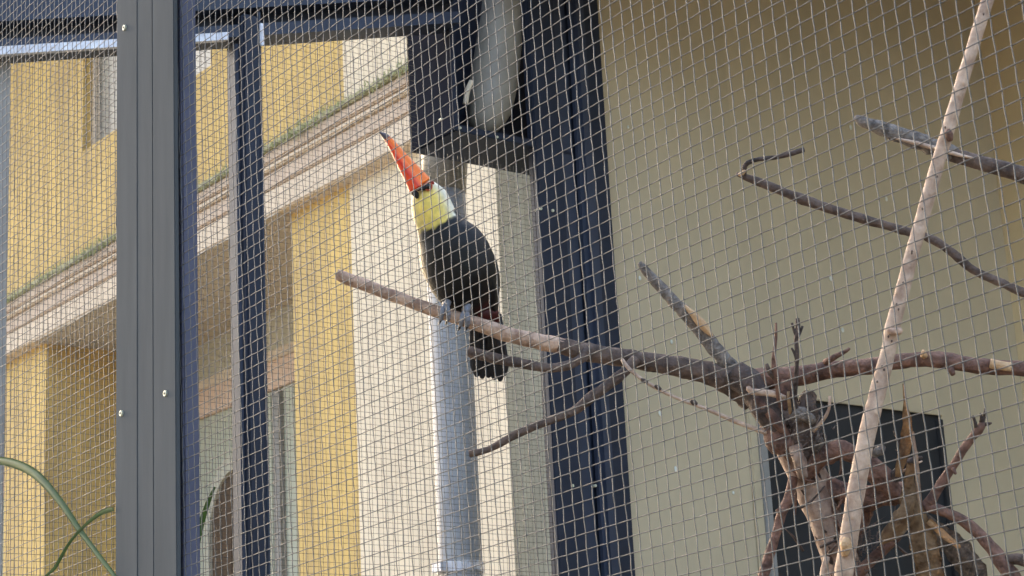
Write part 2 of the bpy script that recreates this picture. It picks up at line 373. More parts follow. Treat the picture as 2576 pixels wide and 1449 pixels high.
# sloping roof over the rear half, and its rafters
rf = thing('roof', (5.8, 1, 5.0), 'sloping brown board roof over the back of the aviary', 'roof')
for k in range(6):
    y0 = 3.64+k*.36
    bm = prism([(4.35, ZR(4.35)+.29), (7.9, ZR(7.9)+.29), (7.9, ZR(7.9)+.33), (4.35, ZR(4.35)+.33)], 'Y', y0, y0+.352)
    obj('board', bm, M['roof'], rf)
ra = thing('roof_rafter', (3, YE, 4.2), 'slate blue steel rafter sloping above the far mesh', 'beam')
def sloped(x0, x1, h0, h1, y0, y1): return prism([(x0, ZR(x0)+h0), (x1, ZR(x1)+h0), (x1, ZR(x1)+h1), (x0, ZR(x0)+h1)], 'Y', y0, y1)
obj('bottom_flange', sloped(1.5, 4.21, 0, .046, YE-.10, YE+.03), M['navy2'], ra)  # flange lighter than the web: sky reflection put into the colour
obj('web', sloped(1.5, 4.21, .0465, .10, YE-.035, YE+.02), M['navy'], ra)
obj('top_flange', sloped(1.5, 4.21, .1005, .27, YE-.12, YE+.03), M['navy2'], ra)
obj('sunlit_strip', sloped(1.6, 3.19, -.016, .012, YE-.125, YE-.1005), M['strip'], ra)  # pale strip stands for the sun glint along the rafter's lower edge
# far pole
xa, xb = RY(588, 700, YE-.05).x, RY(646, 700, YE-.05).x
fp = thing('steel_pole', ((xa+xb)/2, YE-.05, 0), 'dark slate square pole rising to the sloping rafter', 'pole')
box('shaft', xa+.012, xb-.010, YE-.115, YE-.02, 0, ZR(xa)+.09, M['navy'], fp, .008)
box('side_lip', xa-.004, xa+.0115, YE-.09, YE-.03, 0, ZR(xa)-.02, M['navy2'], fp, .003)
box('side_lip', xb-.0095, xb+.003, YE-.105, YE-.03, 0, ZR(xb)+.09, M['navy2'], fp, .003)
pt = RY(636, 52, YE-.12)
box('pole_highlight', xb-.008, xb+.006, YE-.12, YE-.1055, pt.z-.085, pt.z, M['strip'], fp, .003)  # pale sliver painted in as the sun highlight near the pole top

xq = RY(2, 800, YE-.03).x
cpst = thing('corner_pole', (xq, YE-.03, 0), 'thin pale galvanised pole at the far mesh edge, left of the yellow pillar', 'pole')
box('shaft', xq-.03, xq+.012, YE-.05, YE-.015, 0, ZR(xq)-.02, M['shutter'], cpst, .004)
# ---------------------------------------------------------------- wire mesh
C = .02; DEL = .0406
def wire_mesh(n, phase, seed, rad=.00072, amp=.0005, wob=.0003, seg=3, sides=5):
    rnd = random.Random(seed); off = Vector((rnd.uniform(0, 90), rnd.uniform(0, 90), 0))
    V, Fc = [], []
    N = n*seg+1
    for k in range(N):
        z = k*C/seg
        a = amp*math.cos(math.pi*k/seg+phase*math.pi)
        s = wob*noise.noise(off+Vector((0, 0, z*9)))+wob*1.6*noise.noise(off+Vector((5, 0, z*2.3)))
        for j in range(sides):
            th = 2*math.pi*j/sides
            V.append((a+rad*math.cos(th), s+rad*math.sin(th), z))
        if k:
            b0 = (k-1)*sides; b1 = k*sides
            for j in range(sides): Fc.append((b0+j, b0+(j+1) % sides, b1+(j+1) % sides, b1+j))
    me = bpy.data.meshes.new('wire'); me.from_pydata(V, [], Fc); me.materials.append(M['galv'])
    for p in me.polygons: p.use_smooth = True
    return me
def mesh_panel(label, anchor, X, y0, y1, z0, z1, seed):
    """woven panel in the plane x = X, hung slightly askew; anchor is one crossing"""
    root = thing('wire_mesh_panel', (X, (y0+y1)/2, z0), label, 'wire mesh')
    er = Vector((0, -math.cos(DEL), math.sin(DEL))); ec = Vector((0, math.sin(DEL), math.cos(DEL)))
    i0 = math.floor((anchor.y-y1)/C); i1 = math.ceil((anchor.y-y0)/C)
    j0 = math.floor((z0-anchor.z)/C); j1 = math.ceil((z1-anchor.z)/C)
    cols = [wire_mesh(j1-j0, ph, seed+v) for ph in (0, 1) for v in range(4)]
    rows = [wire_mesh(i1-i0, ph, seed+50+v) for ph in (0, 1) for v in range(4)]
    rnd = random.Random(seed)
    for i in range(i0, i1+1):
        o = link('vertical_wire', cols[((i+j0) % 2)*4+rnd.randrange(4)], None, root, anchor+er*(i*C)+ec*(j0*C))
        o.rotation_euler = (-DEL+rnd.gauss(0, .0006), 0, 0)
    for j in range(j0, j1+1):
        o = link('horizontal_wire', rows[((j+i0+1) % 2)*4+rnd.randrange(4)], None, root, anchor+ec*(j*C)+er*(i0*C))
        o.rotation_euler = (math.pi/2-DEL+rnd.gauss(0, .0005), 0, 0)
    return root
XF = 1.564
mesh_panel('woven wire mesh in front of the bare tree, beside the grey post', RX(1177.4, 616, XF), XF, .8, 2.99, 1.62, 3.28, 100)
mesh_panel('woven wire mesh with sunlit top behind the arching green grass blade', RX(192.9, 161.8, XF), XF, 3.19, 4.3, 1.7, 3.62, 300)
# far mesh, plain straight wires, plane Y = YE-.005 between rafter and frame
fm = thing('wire_mesh_panel', (3, YE, 2), 'fine far wire mesh behind the toucan, below the sloping rafter', 'wire mesh')
YM = YE-.01
x0, x1 = 1.7, 4.60
CV = .0206; DEL2 = .012
bm = cyl((0, 0, 0), (0, 0, 1), .00078, n=5, caps=False); vme = bpy.data.meshes.new('wire'); bm.to_mesh(vme); bm.free(); vme.materials.append(M['galvfar'])
rnd = random.Random(5)
k = 0; x = x0
while x < x1:
    o = link('vertical_wire', vme, None, fm, Vector((x+rnd.gauss(0, .0008), YM, 1.9)))
    ztop_ = (ZR(x)+.02) if x < 4.045 else 4.095
    o.scale = (1, 1, ztop_-1.9); o.rotation_euler = (0, rnd.gauss(0, .0012), 0)
    x += CV
z = 1.95
while z < ZR(4.045)+.03:
    xs = x0 if z < ZR(x0) else x0+(z-ZR(x0))/.27
    xe = x1 if z < 4.09 else 4.05
    o = link('horizontal_wire', vme, None, fm, Vector((xs, YM-.0019, z+rnd.gauss(0, .0006))))
    o.scale = (1, 1, xe-xs); o.rotation_euler = (0, math.pi/2+rnd.gauss(0, .0009), 0)
    z += CV

# ---------------------------------------------------------------- grey front post
ya, yb = RX(292, 725, 1.552).y, RX(441, 725, 1.552).y
po = thing('aviary_post', (1.56, (ya+yb)/2, 0), 'grey painted steel post with bolted cover strips and slate inner tube', 'post')
s1, s2 = RX(345, 1000, 1.552).y, RX(385, 1000, 1.552).y
box('cover_strip', 1.552, 1.5605, s1+.0002, ya, 0, 3.75, M['gray'], po, .0012)
box('cover_strip', 1.5528, 1.5605, s2+.0015, s1-.0002, 0, 3.75, M['gray'], po, .0012)
box('cover_strip', 1.5515, 1.5605, yb, s2-.0015, 0, 3.75, M['gray'], po, .002)
box('backing_strip', 1.561, 1.5625, s2-.003, s2+.003, 0, 3.75, M['navy'], po)
box('inner_tube', 1.5675, 1.598, yb+.002, ya-.02, 0, 3.75, M['blue'], po, .003)
for px, py in ((315, 70), (418, 990), (307, 1040)):
    p = RX(px, py, 1.552)
    s = obj('screw', cyl(p+Vector((-.0035, 0, 0)), p+Vector((.006, 0, 0)), .0052, .0062, n=20), M['screw'], po)
    obj('socket', cyl(p+Vector((-.0042, 0, 0)), p+Vector((.004, 0, 0)), .0021, n=6), M['socket'], s)
# rails and the post out of view that carry the panels
rl = thing('aviary', (1.56, 2, 0), 'grey steel rails and end posts carrying the front wire mesh', 'frame')
box('top_rail', 1.53, 1.61, -1.5, yb-.001, 3.25, 3.40, M['gray'], rl, .003)
box('top_rail', 1.53, 1.61, ya+.001, 6.2, 3.58, 3.74, M['gray'], rl, .003)
box('bottom_rail', 1.53, 1.61, .72, yb-.001, 1.5, 1.63, M['gray'], rl, .003)
box('bottom_rail', 1.53, 1.61, ya+.001, 6.2, 1.5, 1.72, M['gray'], rl, .003)
box('end_post', 1.535, 1.605, .70, .80, 0, 3.25, M['gray'], rl, .003)
box('end_post', 1.535, 1.605, 4.28, 4.40, 0, 3.58, M['gray'], rl, .003)
box('low_wall', 1.52, 1.62, .8, 4.28, 0, 1.2, M['olive'], rl, .003)

# ---------------------------------------------------------------- bare tree
PXM = lambda D: D/F
def pth(pts): return [(RD(x, y, D), r*D/F) for x, y, D, r in pts]     # r: radius in picture units at that distance
def branch(name, pts, m, parent, rough=.16, n=10, step=.012, seed=0, freq=35.):
    return obj(name, tube(catmull(pth(pts), step), n, rough, seed, freq=freq), M[m], parent, True)
base = RD(2175, 1700, 4.2)
tr = thing('bare_tree', (base.x, base.y, 0), 'bare gnarled tree whose pale forked trunk carries the perch', 'tree')
tpts = [(RD(1868, 950, 4.2), 30*4.2/F), (RD(1925, 1015, 4.2), 40*4.2/F), (RD(1985, 1095, 4.2), 50*4.2/F), (RD(2020, 1170, 4.2), 49*4.2/F),
        (RD(2060, 1260, 4.2), 47*4.2/F), (RD(2105, 1380, 4.2), 43*4.2/F), (RD(2135, 1500, 4.2), 48*4.2/F), (RD(2160, 1700, 4.2), 55*4.2/F), (Vector((base.x, base.y, -.05)), .075)]
obj('trunk', tube(catmull(tpts, .018), 18, .13, 3, freq=22), M['trunkbark'], tr, True)
# torn bark plates on the fork
rnd = random.Random(21)
branch('limb', [(1845, 930, 4.17, 33), (1890, 975, 4.16, 34), (1925, 1030, 4.15, 36), (1960, 1080, 4.15, 30)], 'barkdark', tr, .3, 12, .01, 5)
branch('limb', [(1900, 1000, 4.13, 8), (1935, 1040, 4.125, 13), (1965, 1075, 4.125, 12), (1985, 1100, 4.13, 6)], 'barkred', tr, .2, 8)
branch('limb', [(2000, 1150, 4.15, 32), (2020, 1085, 4.14, 30), (2030, 1030, 4.15, 26), (2035, 985, 4.16, 14)], 'bark', tr, .42, 12, .008, 9, 50)
branch('limb', [(1985, 1130, 4.14, 30), (1950, 1090, 4.15, 32), (1930, 1060, 4.16, 22)], 'barkred', tr, .4, 12, .008, 12, 50)
branch('limb', [(1965, 1030, 4.14, 14), (1975, 990, 4.14, 17), (1978, 955, 4.14, 13)], 'barkred', tr, .3, 10, .008, 13, 50)
branch('limb', [(2000, 1120, 4.115, 16), (2012, 1160, 4.11, 18), (2020, 1200, 4.12, 12)], 'trunkbark', tr, .3, 10, .008, 14, 50)
# perch
branch('perch_branch', [(846, 690, 4.14, 14), (880, 703, 4.14, 16), (1000, 748, 4.13, 15), (1110, 787, 4.12, 15.5), (1200, 815, 4.12, 18), (1300, 847, 4.14, 20), (1420, 872, 4.17, 20)], 'bare', tr, .12, 12, .012, 2)
branch('perch_branch', [(1400, 868, 4.165, 20.5), (1470, 885, 4.18, 23), (1560, 900, 4.2, 23), (1680, 918, 4.2, 25), (1770, 935, 4.2, 28), (1850, 965, 4.2, 36), (1900, 1000, 4.2, 38)], 'bark', tr, .18, 14, .01, 8)
# right-going limb
branch('limb', [(1850, 965, 4.19, 30), (1920, 952, 4.18, 27), (2000, 947, 4.16, 26), (2090, 930, 4.14, 22), (2180, 922, 4.1, 21), (2290, 905, 4.06, 19), (2360, 905, 4.04, 22), (2440, 918, 4.02, 20), (2530, 925, 4.0, 19), (2680, 935, 3.97, 18)], 'barkred', tr, .16, 12, .012, 4)
branch('stub', [(2390, 925, 4.02, 10), (2398, 942, 4.01, 6)], 'barkred', tr, .2, 8)
branch('stub', [(2325, 895, 4.03, 9), (2322, 882, 4.02, 4)], 'rawwood', tr, .3, 8)
branch('stub', [(2490, 915, 3.99, 13), (2545, 925, 3.98, 12)], 'rawwood', tr, .4, 10)
branch('stub', [(2075, 912, 4.12, 9), (2105, 895, 4.1, 7), (2130, 882, 4.09, 5), (2137, 876, 4.09, 4)], 'barkred', tr, .2, 8)
# up-going limb with frayed pale wood
branch('limb', [(1608, 660, 4.22, 5), (1622, 678, 4.22, 12), (1660, 722, 4.22, 14), (1712, 775, 4.21, 16), (1760, 830, 4.21, 18), (1805, 885, 4.2, 20), (1848, 935, 4.2, 22)], 'grey', tr, .28, 12, .01, 15, 45)
branch('torn_wood', [(1722, 768, 4.19, 3), (1748, 795, 4.19, 9), (1775, 826, 4.19, 10), (1792, 846, 4.19, 4)], 'rawwood', tr, .3, 8, .008)
# branches under the perch
branch('limb', [(1478, 880, 4.17, 14), (1458, 905, 4.15, 12), (1400, 925, 4.13, 12), (1340, 920, 4.12, 12), (1280, 908, 4.11, 13), (1220, 895, 4.1, 14), (1185, 885, 4.1, 15), (1176, 882, 4.1, 10)], 'bark', tr, .2, 12, .01, 16)
branch('limb', [(1600, 905, 4.17, 14), (1560, 945, 4.15, 13), (1500, 990, 4.13, 14), (1440, 1035, 4.12, 12), (1370, 1062, 4.11, 11), (1300, 1092, 4.1, 11), (1230, 1130, 4.1, 9), (1180, 1142, 4.1, 9)], 'bark', tr, .16, 10, .012, 17)
branch('twig', [(1565, 905, 4.12, 5), (1590, 935, 4.1, 5), (1640, 970, 4.1, 5), (1700, 1000, 4.1, 4.5), (1780, 1030, 4.1, 5), (1850, 1060, 4.12, 6), (1930, 1090, 4.14, 7)], 'stick', tr, .15, 8)
for x, y in ((1620, 958), (1655, 975), (1745, 1012)):
    branch('bud', [(x-6, y-4, 4.095, 4), (x, y, 4.09, 7), (x+7, y+3, 4.095, 4)], 'barkdark', tr, .3, 6)
# upright twigs
branch('twig', [(1952, 812, 4.08, 3), (1952, 850, 4.08, 4), (1946, 905, 4.08, 5), (1950, 930, 4.08, 8), (1955, 970, 4.09, 6), (1960, 1010, 4.1, 6)], 'barkred', tr, .2, 8)
branch('twig', [(1928, 915, 4.08, 4), (1935, 935, 4.08, 6), (1950, 955, 4.09, 5)], 'bark', tr, .3, 8)
branch('twig', [(2006, 800, 4.07, 5), (2007, 825, 4.07, 7), (2003, 850, 4.07, 6), (2005, 900, 4.07, 5.5), (2003, 950, 4.08, 5.5), (2000, 1010, 4.1, 6), (2006, 1060, 4.12, 6)], 'barkdark', tr, .25, 8)
branch('twig', [(1992, 812, 4.07, 3.5), (1997, 830, 4.07, 4), (2004, 850, 4.07, 4)], 'barkdark', tr, .25, 6)
branch('twig', [(2019, 820, 4.07, 3.5), (2012, 838, 4.07, 4), (2004, 856, 4.07, 4)], 'barkdark', tr, .25, 6)
branch('twig', [(1991, 875, 4.07, 3), (1999, 890, 4.07, 4), (2004, 905, 4.07, 4)], 'barkdark', tr, .25, 6)
branch('twig', [(1882, 972, 4.1, 5), (1890, 985, 4.1, 8), (1940, 990, 4.1, 8), (1975, 1000, 4.11, 6)], 'stick', tr, .2, 8)
branch('twig', [(2088, 996, 4.1, 4), (2085, 1030, 4.1, 4), (2068, 1060, 4.11, 5), (2040, 1090, 4.13, 6)], 'stick', tr, .2, 8)
branch('twig', [(1983, 985, 4.1, 4), (1985, 1010, 4.1, 5), (1990, 1050, 4.12, 5)], 'dry', tr, .2, 8)
branch('knot', [(1990, 1050, 4.12, 14), (2020, 1042, 4.11, 20), (2045, 1060, 4.12, 12)], 'grey', tr, .4, 10, .008, 31, 60)
branch('knot', [(2045, 1085, 4.14, 14), (2055, 1115, 4.14, 18), (2050, 1140, 4.15, 8)], 'grey', tr, .4, 10, .008, 32, 60)
# arching limb at right of trunk
branch('limb', [(2010, 1190, 4.18, 34), (2060, 1150, 4.16, 28), (2110, 1133, 4.15, 25), (2160, 1150, 4.14, 25), (2200, 1185, 4.13, 30), (2230, 1215, 4.13, 28), (2255, 1250, 4.13, 20)], 'barkred', tr, .25, 12, .01, 18, 40)
branch('limb', [(2060, 1210, 4.2, 24), (2120, 1240, 4.18, 28), (2190, 1250, 4.16, 34), (2260, 1240, 4.15, 30), (2310, 1250, 4.14, 22)], 'barkred', tr, .35, 12, .01, 19, 45)
branch('limb', [(2160, 1260, 4.2, 26), (2170, 1310, 4.2, 22), (2120, 1380, 4.2, 20), (2110, 1450, 4.2, 14)], 'barkred', tr, .35, 12, .01, 20, 45)
branch('knot', [(2196, 1148, 4.1, 8), (2212, 1134, 4.1, 14), (2226, 1122, 4.1, 5)], 'grey', tr, .5, 10, .006, 33, 70)
branch('limb', [(2230, 1230, 4.13, 16), (2255, 1190, 4.12, 13), (2285, 1165, 4.11, 11), (2320, 1150, 4.1, 3)], 'barkdark', tr, .3, 10, .01, 22)
# right fork with buds
branch('limb', [(2250, 1240, 4.14, 16), (2290, 1262, 4.1, 15), (2328, 1275, 4.06, 15), (2365, 1220, 4.05, 12), (2400, 1170, 4.04, 11), (2428, 1125, 4.03, 12), (2445, 1100, 4.03, 9), (2462, 1082, 4.02, 12), (2474, 1062, 4.02, 7)], 'barkred', tr, .2, 10, .01, 23)
for a, b in (((2455, 1080), (2447, 1046)), ((2470, 1070), (2478, 1028)), ((2476, 1068), (2494, 1064)), ((2468, 1062), (2466, 1040))):
    branch('bud', [(*a, 4.02, 5), ((a[0]+b[0])/2+2, (a[1]+b[1])/2, 4.015, 4.5), (*b, 4.01, 2.5)], 'barkdark', tr, .3, 6, .006)
branch('stub', [(2398, 1178, 4.03, 6), (2404, 1192, 4.02, 4)], 'barkred', tr, .2, 6)
branch('limb', [(2322, 1272, 4.06, 15), (2370, 1285, 4.05, 14), (2430, 1315, 4.04, 14), (2480, 1362, 4.02, 16), (2525, 1420, 4.0, 20), (2580, 1500, 3.98, 22)], 'barkred', tr, .18, 10, .01, 24)
branch('limb', [(2600, 1420, 3.97, 14), (2560, 1405, 3.99, 16), (2528, 1410, 4.0, 14)], 'bark', tr, .3, 10, .01, 25)
# lower limbs
branch('limb', [(1995, 1200, 4.16, 12), (1985, 1250, 4.15, 14), (1968, 1290, 4.14, 13), (1950, 1350, 4.13, 12), (1925, 1430, 4.12, 14), (1905, 1520, 4.11, 15)], 'barkred', tr, .18, 10, .012, 26)
branch('stub', [(1972, 1285, 4.12, 9), (1962, 1288, 4.11, 8), (1955, 1280, 4.11, 6)], 'barkred', tr, .2, 8)
branch('limb', [(2260, 1345, 4.16, 12), (2220, 1385, 4.15, 14), (2170, 1430, 4.14, 15), (2120, 1490, 4.15, 16)], 'barkred', tr, .18, 10, .012, 27)
branch('limb', [(2080, 1400, 4.13, 8), (2068, 1470, 4.13, 10), (2060, 1540, 4.14, 12)], 'stick', tr, .15, 8)
branch('twig', [(2182, 1018, 4.1, 4), (2180, 1060, 4.1, 6), (2168, 1110, 4.11, 8), (2165, 1140, 4.12, 9)], 'barkdark', tr, .2, 8)
branch('twig', [(2262, 1190, 4.08, 3), (2300, 1170, 4.07, 3), (2320, 1160, 4.06, 2)], 'stick', tr, .2, 6)
rnd = random.Random(55)
for k in range(26):
    x0_, y0_ = rnd.uniform(1990, 2330), rnd.uniform(1120, 1400)
    ang = rnd.uniform(-2.6, -.3); L = rnd.uniform(30, 85); D0 = 4.15+rnd.uniform(-.05, .08)
    bx_, by_ = x0_+math.cos(ang)*L*.5+rnd.gauss(0, 7), y0_+math.sin(ang)*L*.5+rnd.gauss(0, 7)
    branch('twig', [(x0_, y0_, D0, 4), (bx_, by_, D0-.01, 3), (x0_+math.cos(ang)*L, y0_+math.sin(ang)*L, D0-.015, 1.6)], rnd.choice(('barkred', 'barkdark', 'bark')), tr, .2, 6)
# frayed fibres round the trunk
bm = bmesh.new(); rnd = random.Random(9)
for k in range(420):
    t = rnd.random()
    if t < .5: x, y = rnd.gauss(2170, 30), rnd.gauss(1370, 30)
    else: x, y = rnd.gauss(2020, 28), rnd.gauss(1085, 45)
    p = RD(x, y, 4.12+rnd.uniform(-.02, .03)); q = p+Vector((rnd.gauss(0, .018), rnd.gauss(0, .012), rnd.gauss(0, .018))); s = Vector((0, .0016, .0012))
    bm.faces.new([bm.verts.new(v) for v in (p-s, p+s, q)])
fb = obj('bark_fibre', bm, M['bark'], tr); fb['kind'] = 'stuff'

# loose bark plates lifting off the trunk and fork
axis = [(1850, 950, 30), (1925, 1015, 38), (1985, 1095, 48), (2020, 1170, 47), (2060, 1260, 45), (2105, 1380, 42), (2130, 1450, 44)]
rnd = random.Random(77)
for mm, cnt in (('barkdark', 46), ('barkred', 54), ('grey', 14)):
    bm = bmesh.new()
    for k in range(cnt):
        i = min(5, int(rnd.random()**2.6*6)); a, b = axis[i], axis[i+1]; t = rnd.random()
        x, y, hw_ = [a[j]+(b[j]-a[j])*t for j in range(3)]
        dx, dy = b[0]-a[0], b[1]-a[1]; L = math.hypot(dx, dy); ux, uy = dx/L, dy/L
        off = rnd.uniform(-.95, .95); dep = -math.sqrt(max(0, 1-off*off))*hw_*4.2/F*1.03
        cx, cy = x-uy*off*hw_, y+ux*off*hw_
        ln, wd = rnd.uniform(9, 30), rnd.uniform(2.5, 8)
        rows = []
        for q in range(4):
            tt = (q/3-.5)*ln; w2 = wd*(1, 1.1, .8, .3)[q]*rnd.uniform(.7, 1.2)
            lift = -.0015-.006*(q/3)**2*rnd.random()
            rows.append([bm.verts.new(RD(cx+ux*tt-uy*e*w2+rnd.gauss(0, 1), cy+uy*tt+ux*e*w2, 4.2)+FW*(dep+lift+abs(e)*.002)) for e in (-1, 0, 1)])
        for q in range(3):
            for e in range(2): bm.faces.new((rows[q][e], rows[q][e+1], rows[q+1][e+1], rows[q+1][e]))
    bmesh.ops.solidify(bm, geom=list(bm.faces), thickness=.0015)
    pl = obj('bark_plate', bm, M[mm], tr); pl['kind'] = 'stuff'

# dry leaves hanging in the fork: crumpled folded ribbons
def ribbon(name, label, pts, widths, D, seed, m='dry', fold=.5):
    rnd = random.Random(seed); bm = bmesh.new(); rows = []
    P = catmull([(RD(x, y, D+dd), wd*D/F) for (x, y, dd), wd in zip(pts, widths)], .006)
    for i, (p, wd) in enumerate(P):
        d = (P[min(i+1, len(P)-1)][0]-P[max(i-1, 0)][0]).normalized()
        side = d.cross(FW).normalized(); nrm = side.cross(d)
        row = []
        for k in range(7):
            u = (k-3)/3
            f = fold*wd*(abs(u)-.5)+wd*.5*noise.noise(p*24+Vector((u*2.2, seed, 0)))
            row.append(bm.verts.new(p+side*u*wd*(1+.25*noise.noise(p*60+Vector((k, seed, 3))))+nrm*f))
        rows.append(row)
    for i in range(len(rows)-1):
        for k in range(6): bm.faces.new((rows[i][k], rows[i][k+1], rows[i+1][k+1], rows[i+1][k]))
    r = bmesh.ops.solidify(bm, geom=list(bm.faces), thickness=.0012)
    o = obj(name, bm, M[m], None, True); return tag(o, label, 'dry leaf', 'dry leaves caught in the tree')
ribbon('dry_leaf', 'orange brown dry leaf with a thin upright tip', [(2272, 965, 0), (2278, 1015, 0), (2282, 1060, 0), (2280, 1110, .01), (2268, 1160, .01), (2258, 1200, .02)], [2, 5, 12, 16, 13, 7], 4.05, 1)
ribbon('dry_leaf', 'tan dry sheath wrapped round the right fork', [(2290, 1165, 0), (2288, 1220, 0), (2292, 1270, -.01), (2300, 1320, -.01)], [8, 16, 30, 34], 4.06, 2)
ribbon('dry_leaf', 'broad shaggy tan leaf hanging straight down', [(2300, 1260, -.02), (2312, 1320, -.02), (2330, 1390, -.02), (2350, 1470, -.02)], [14, 30, 36, 34], 4.05, 3)
ribbon('dry_leaf', 'tan dry leaf drooping to the left over a lower limb', [(2296, 1250, -.01), (2275, 1300, -.02), (2245, 1340, -.02), (2215, 1365, -.01)], [16, 26, 24, 8], 4.04, 4)
ribbon('dry_leaf', 'dark curled dry leaf drooping to the right', [(2310, 1290, 0), (2360, 1340, 0), (2410, 1385, 0), (2450, 1440, .01), (2470, 1500, .02)], [12, 26, 34, 34, 20], 4.09, 5, 'grey')
ribbon('dry_leaf', 'narrow golden dry leaf edge above the dark curled leaf', [(2335, 1310, -.02), (2375, 1345, -.02), (2415, 1378, -.02)], [8, 10, 5], 4.05, 6, 'rawwood')
ribbon('dry_leaf', 'thin pale dry strip beside the orange brown leaf', [(2296, 1085, 0), (2304, 1150, 0), (2310, 1220, 0), (2318, 1290, 0)], [3, 6, 6, 4], 4.03, 7, 'stick')

# ---------------------------------------------------------------- other wood
st = thing('wooden_pole', RD(2120, 1560, 3.7), 'pale straight stripped stick leaning in front of the bare tree', 'stick')
spts = [(2502, -60, 3.78, 16), (2478, 20, 3.77, 16), (2425, 190, 3.76, 16.5), (2385, 325, 3.755, 17), (2345, 460, 3.75, 18), (2300, 620, 3.74, 18), (2262, 760, 3.73, 18.5), (2243, 835, 3.725, 20), (2240, 860, 3.725, 18), (2215, 960, 3.72, 21), (2180, 1100, 3.71, 22), (2150, 1260, 3.7, 23), (2132, 1380, 3.7, 24), (2120, 1470, 3.7, 24)]
sp_ = pth(spts); sp_.append((RD(2080, 1900, 3.68), 25*3.7/F))
obj('shaft', tube(catmull(sp_, .012), 14, .07, 41, freq=30), M['stick'], st, True)
branch('knot', [(2383, 330, 3.74, 9), (2388, 340, 3.735, 11), (2390, 352, 3.74, 7)], 'barkred', st, .3, 8, .004)
branch('knot', [(2236, 832, 3.71, 10), (2250, 834, 3.705, 11), (2266, 832, 3.71, 8)], 'bare', st, .4, 8, .004)
branch('cut_patch', [(2130, 1352, 3.683, 6), (2128, 1372, 3.68, 16), (2126, 1398, 3.683, 8)], 'rawwood', st, .3, 10, .004)
for k in range(14):
    i = rnd.randrange(1, 11); a, b = spts[i], spts[i+1]; t = rnd.random()
    x, y = a[0]+(b[0]-a[0])*t+rnd.uniform(-9, 9), a[1]+(b[1]-a[1])*t
    branch('nub', [(x, y-2, 3.72-.011, 1.5), (x, y, 3.718-.012, 3), (x, y+3, 3.72-.011, 1.5)], 'bark', st, .2, 6, .002)

b1 = thing('dead_branch', RD(2700, 480, 4.3), 'weathered grey branch with split wood crossing behind the pale stick', 'branch')
branch('limb', [(2152, 292, 4.36, 5), (2165, 303, 4.36, 12), (2220, 325, 4.35, 18), (2290, 350, 4.34, 21), (2360, 372, 4.33, 21), (2400, 388, 4.33, 20)], 'grey', b1, .3, 12, .01, 42, 50)
branch('limb', [(2385, 385, 4.33, 19), (2440, 402, 4.32, 18), (2500, 418, 4.31, 20), (2576, 440, 4.3, 22), (2760, 490, 4.27, 24)], 'bark', b1, .16, 12, .012, 43)
branch('split', [(2250, 347, 4.31, 3), (2320, 364, 4.31, 6), (2390, 384, 4.31, 6), (2450, 398, 4.3, 2)], 'stick', b1, .3, 8, .01)
lg = RD(2760, 640, 4.27)
obj('support_log', tube(catmull([(Vector((lg.x+.03, lg.y-.02, -.05)), .06), (Vector((lg.x+.01, lg.y, 1.3)), .052), (lg, .045), (RD(2750, 440, 4.27), .04), (RD(2745, 380, 4.27), .034)], .05), 14, .12, 61), M['bark'], b1, True)
b2 = thing('dead_branch', RD(2700, 800, 4.3), 'thin brown branch with a bent twig at its broken tip', 'branch')
branch('limb', [(1852, 438, 4.36, 5), (1880, 447, 4.36, 9), (1940, 470, 4.35, 12), (2020, 502, 4.34, 12.5), (2120, 535, 4.33, 12.5), (2220, 565, 4.32, 11), (2300, 588, 4.31, 10), (2350, 605, 4.31, 11), (2400, 640, 4.3, 11), (2450, 680, 4.3, 11), (2520, 712, 4.29, 11), (2600, 745, 4.28, 12), (2770, 800, 4.27, 13)], 'bark', b2, .22, 10, .01, 44)
branch('twig', [(1874, 442, 4.345, 4), (1872, 425, 4.34, 6), (1880, 410, 4.335, 6), (1910, 400, 4.33, 6), (1950, 396, 4.33, 6), (1990, 386, 4.32, 6.5), (2023, 376, 4.32, 6.5)], 'barkdark', b2, .2, 8)
branch('torn_tip', [(1858, 440, 4.34, 4), (1868, 436, 4.335, 5), (1874, 428, 4.335, 3)], 'rawwood', b2, .3, 6, .004)

# ---------------------------------------------------------------- grass blades by the left mesh
def blade(pts, widths, Xp, name, label, seed):
    bm = bmesh.new(); rows = []
    P = catmull([(RX(x, y, Xp), wd*4.0/F) for (x, y), wd in zip(pts, widths)], .008)
    for i, (p, wd) in enumerate(P):
        d = (P[min(i+1, len(P)-1)][0]-P[max(i-1, 0)][0]).normalized()
        side = d.cross(FW).normalized(); nrm = side.cross(d)
        rows.append([bm.verts.new(p+side*u*wd+nrm*(abs(u)*wd*.35)) for u in (-1, -.5, 0, .5, 1)])
    for i in range(len(rows)-1):
        for k in range(4): bm.faces.new((rows[i][k], rows[i][k+1], rows[i+1][k+1], rows[i+1][k]))
    bmesh.ops.solidify(bm, geom=list(bm.faces), thickness=.0008)
    return tag(obj(name, bm, M['leaf'], None, True), label, 'grass blade', 'grass blades by the wire mesh')
blade([(-120, 1172), (-40, 1158), (30, 1166), (90, 1196), (150, 1262), (200, 1335), (245, 1395), (300, 1470), (345, 1570), (365, 1800), (368, 2060)], [5, 9, 11.5, 11.5, 8.5, 7, 6, 5, 5, 5, 5], 1.548, 'grass_blade', 'long green grass blade arching over the left wire mesh', 1)
blade([(60, 2100), (66, 1750), (100, 1490), (140, 1425), (175, 1365), (210, 1325), (245, 1296), (270, 1284), (286, 1281)], [3, 3, 2.5, 4, 3.5, 3, 5, 6, 4], 1.546, 'grass_blade', 'short green grass blade crossing under the long one', 2)
blade([(420, 4700), (425, 3200), (440, 2000), (470, 1450), (492, 1380), (508, 1310), (525, 1260), (540, 1225)], [5, 5, 5, 4, 7, 7, 5, 2], 1.75, 'grass_blade', 'green blade behind the mesh right of the slate post tube', 3)

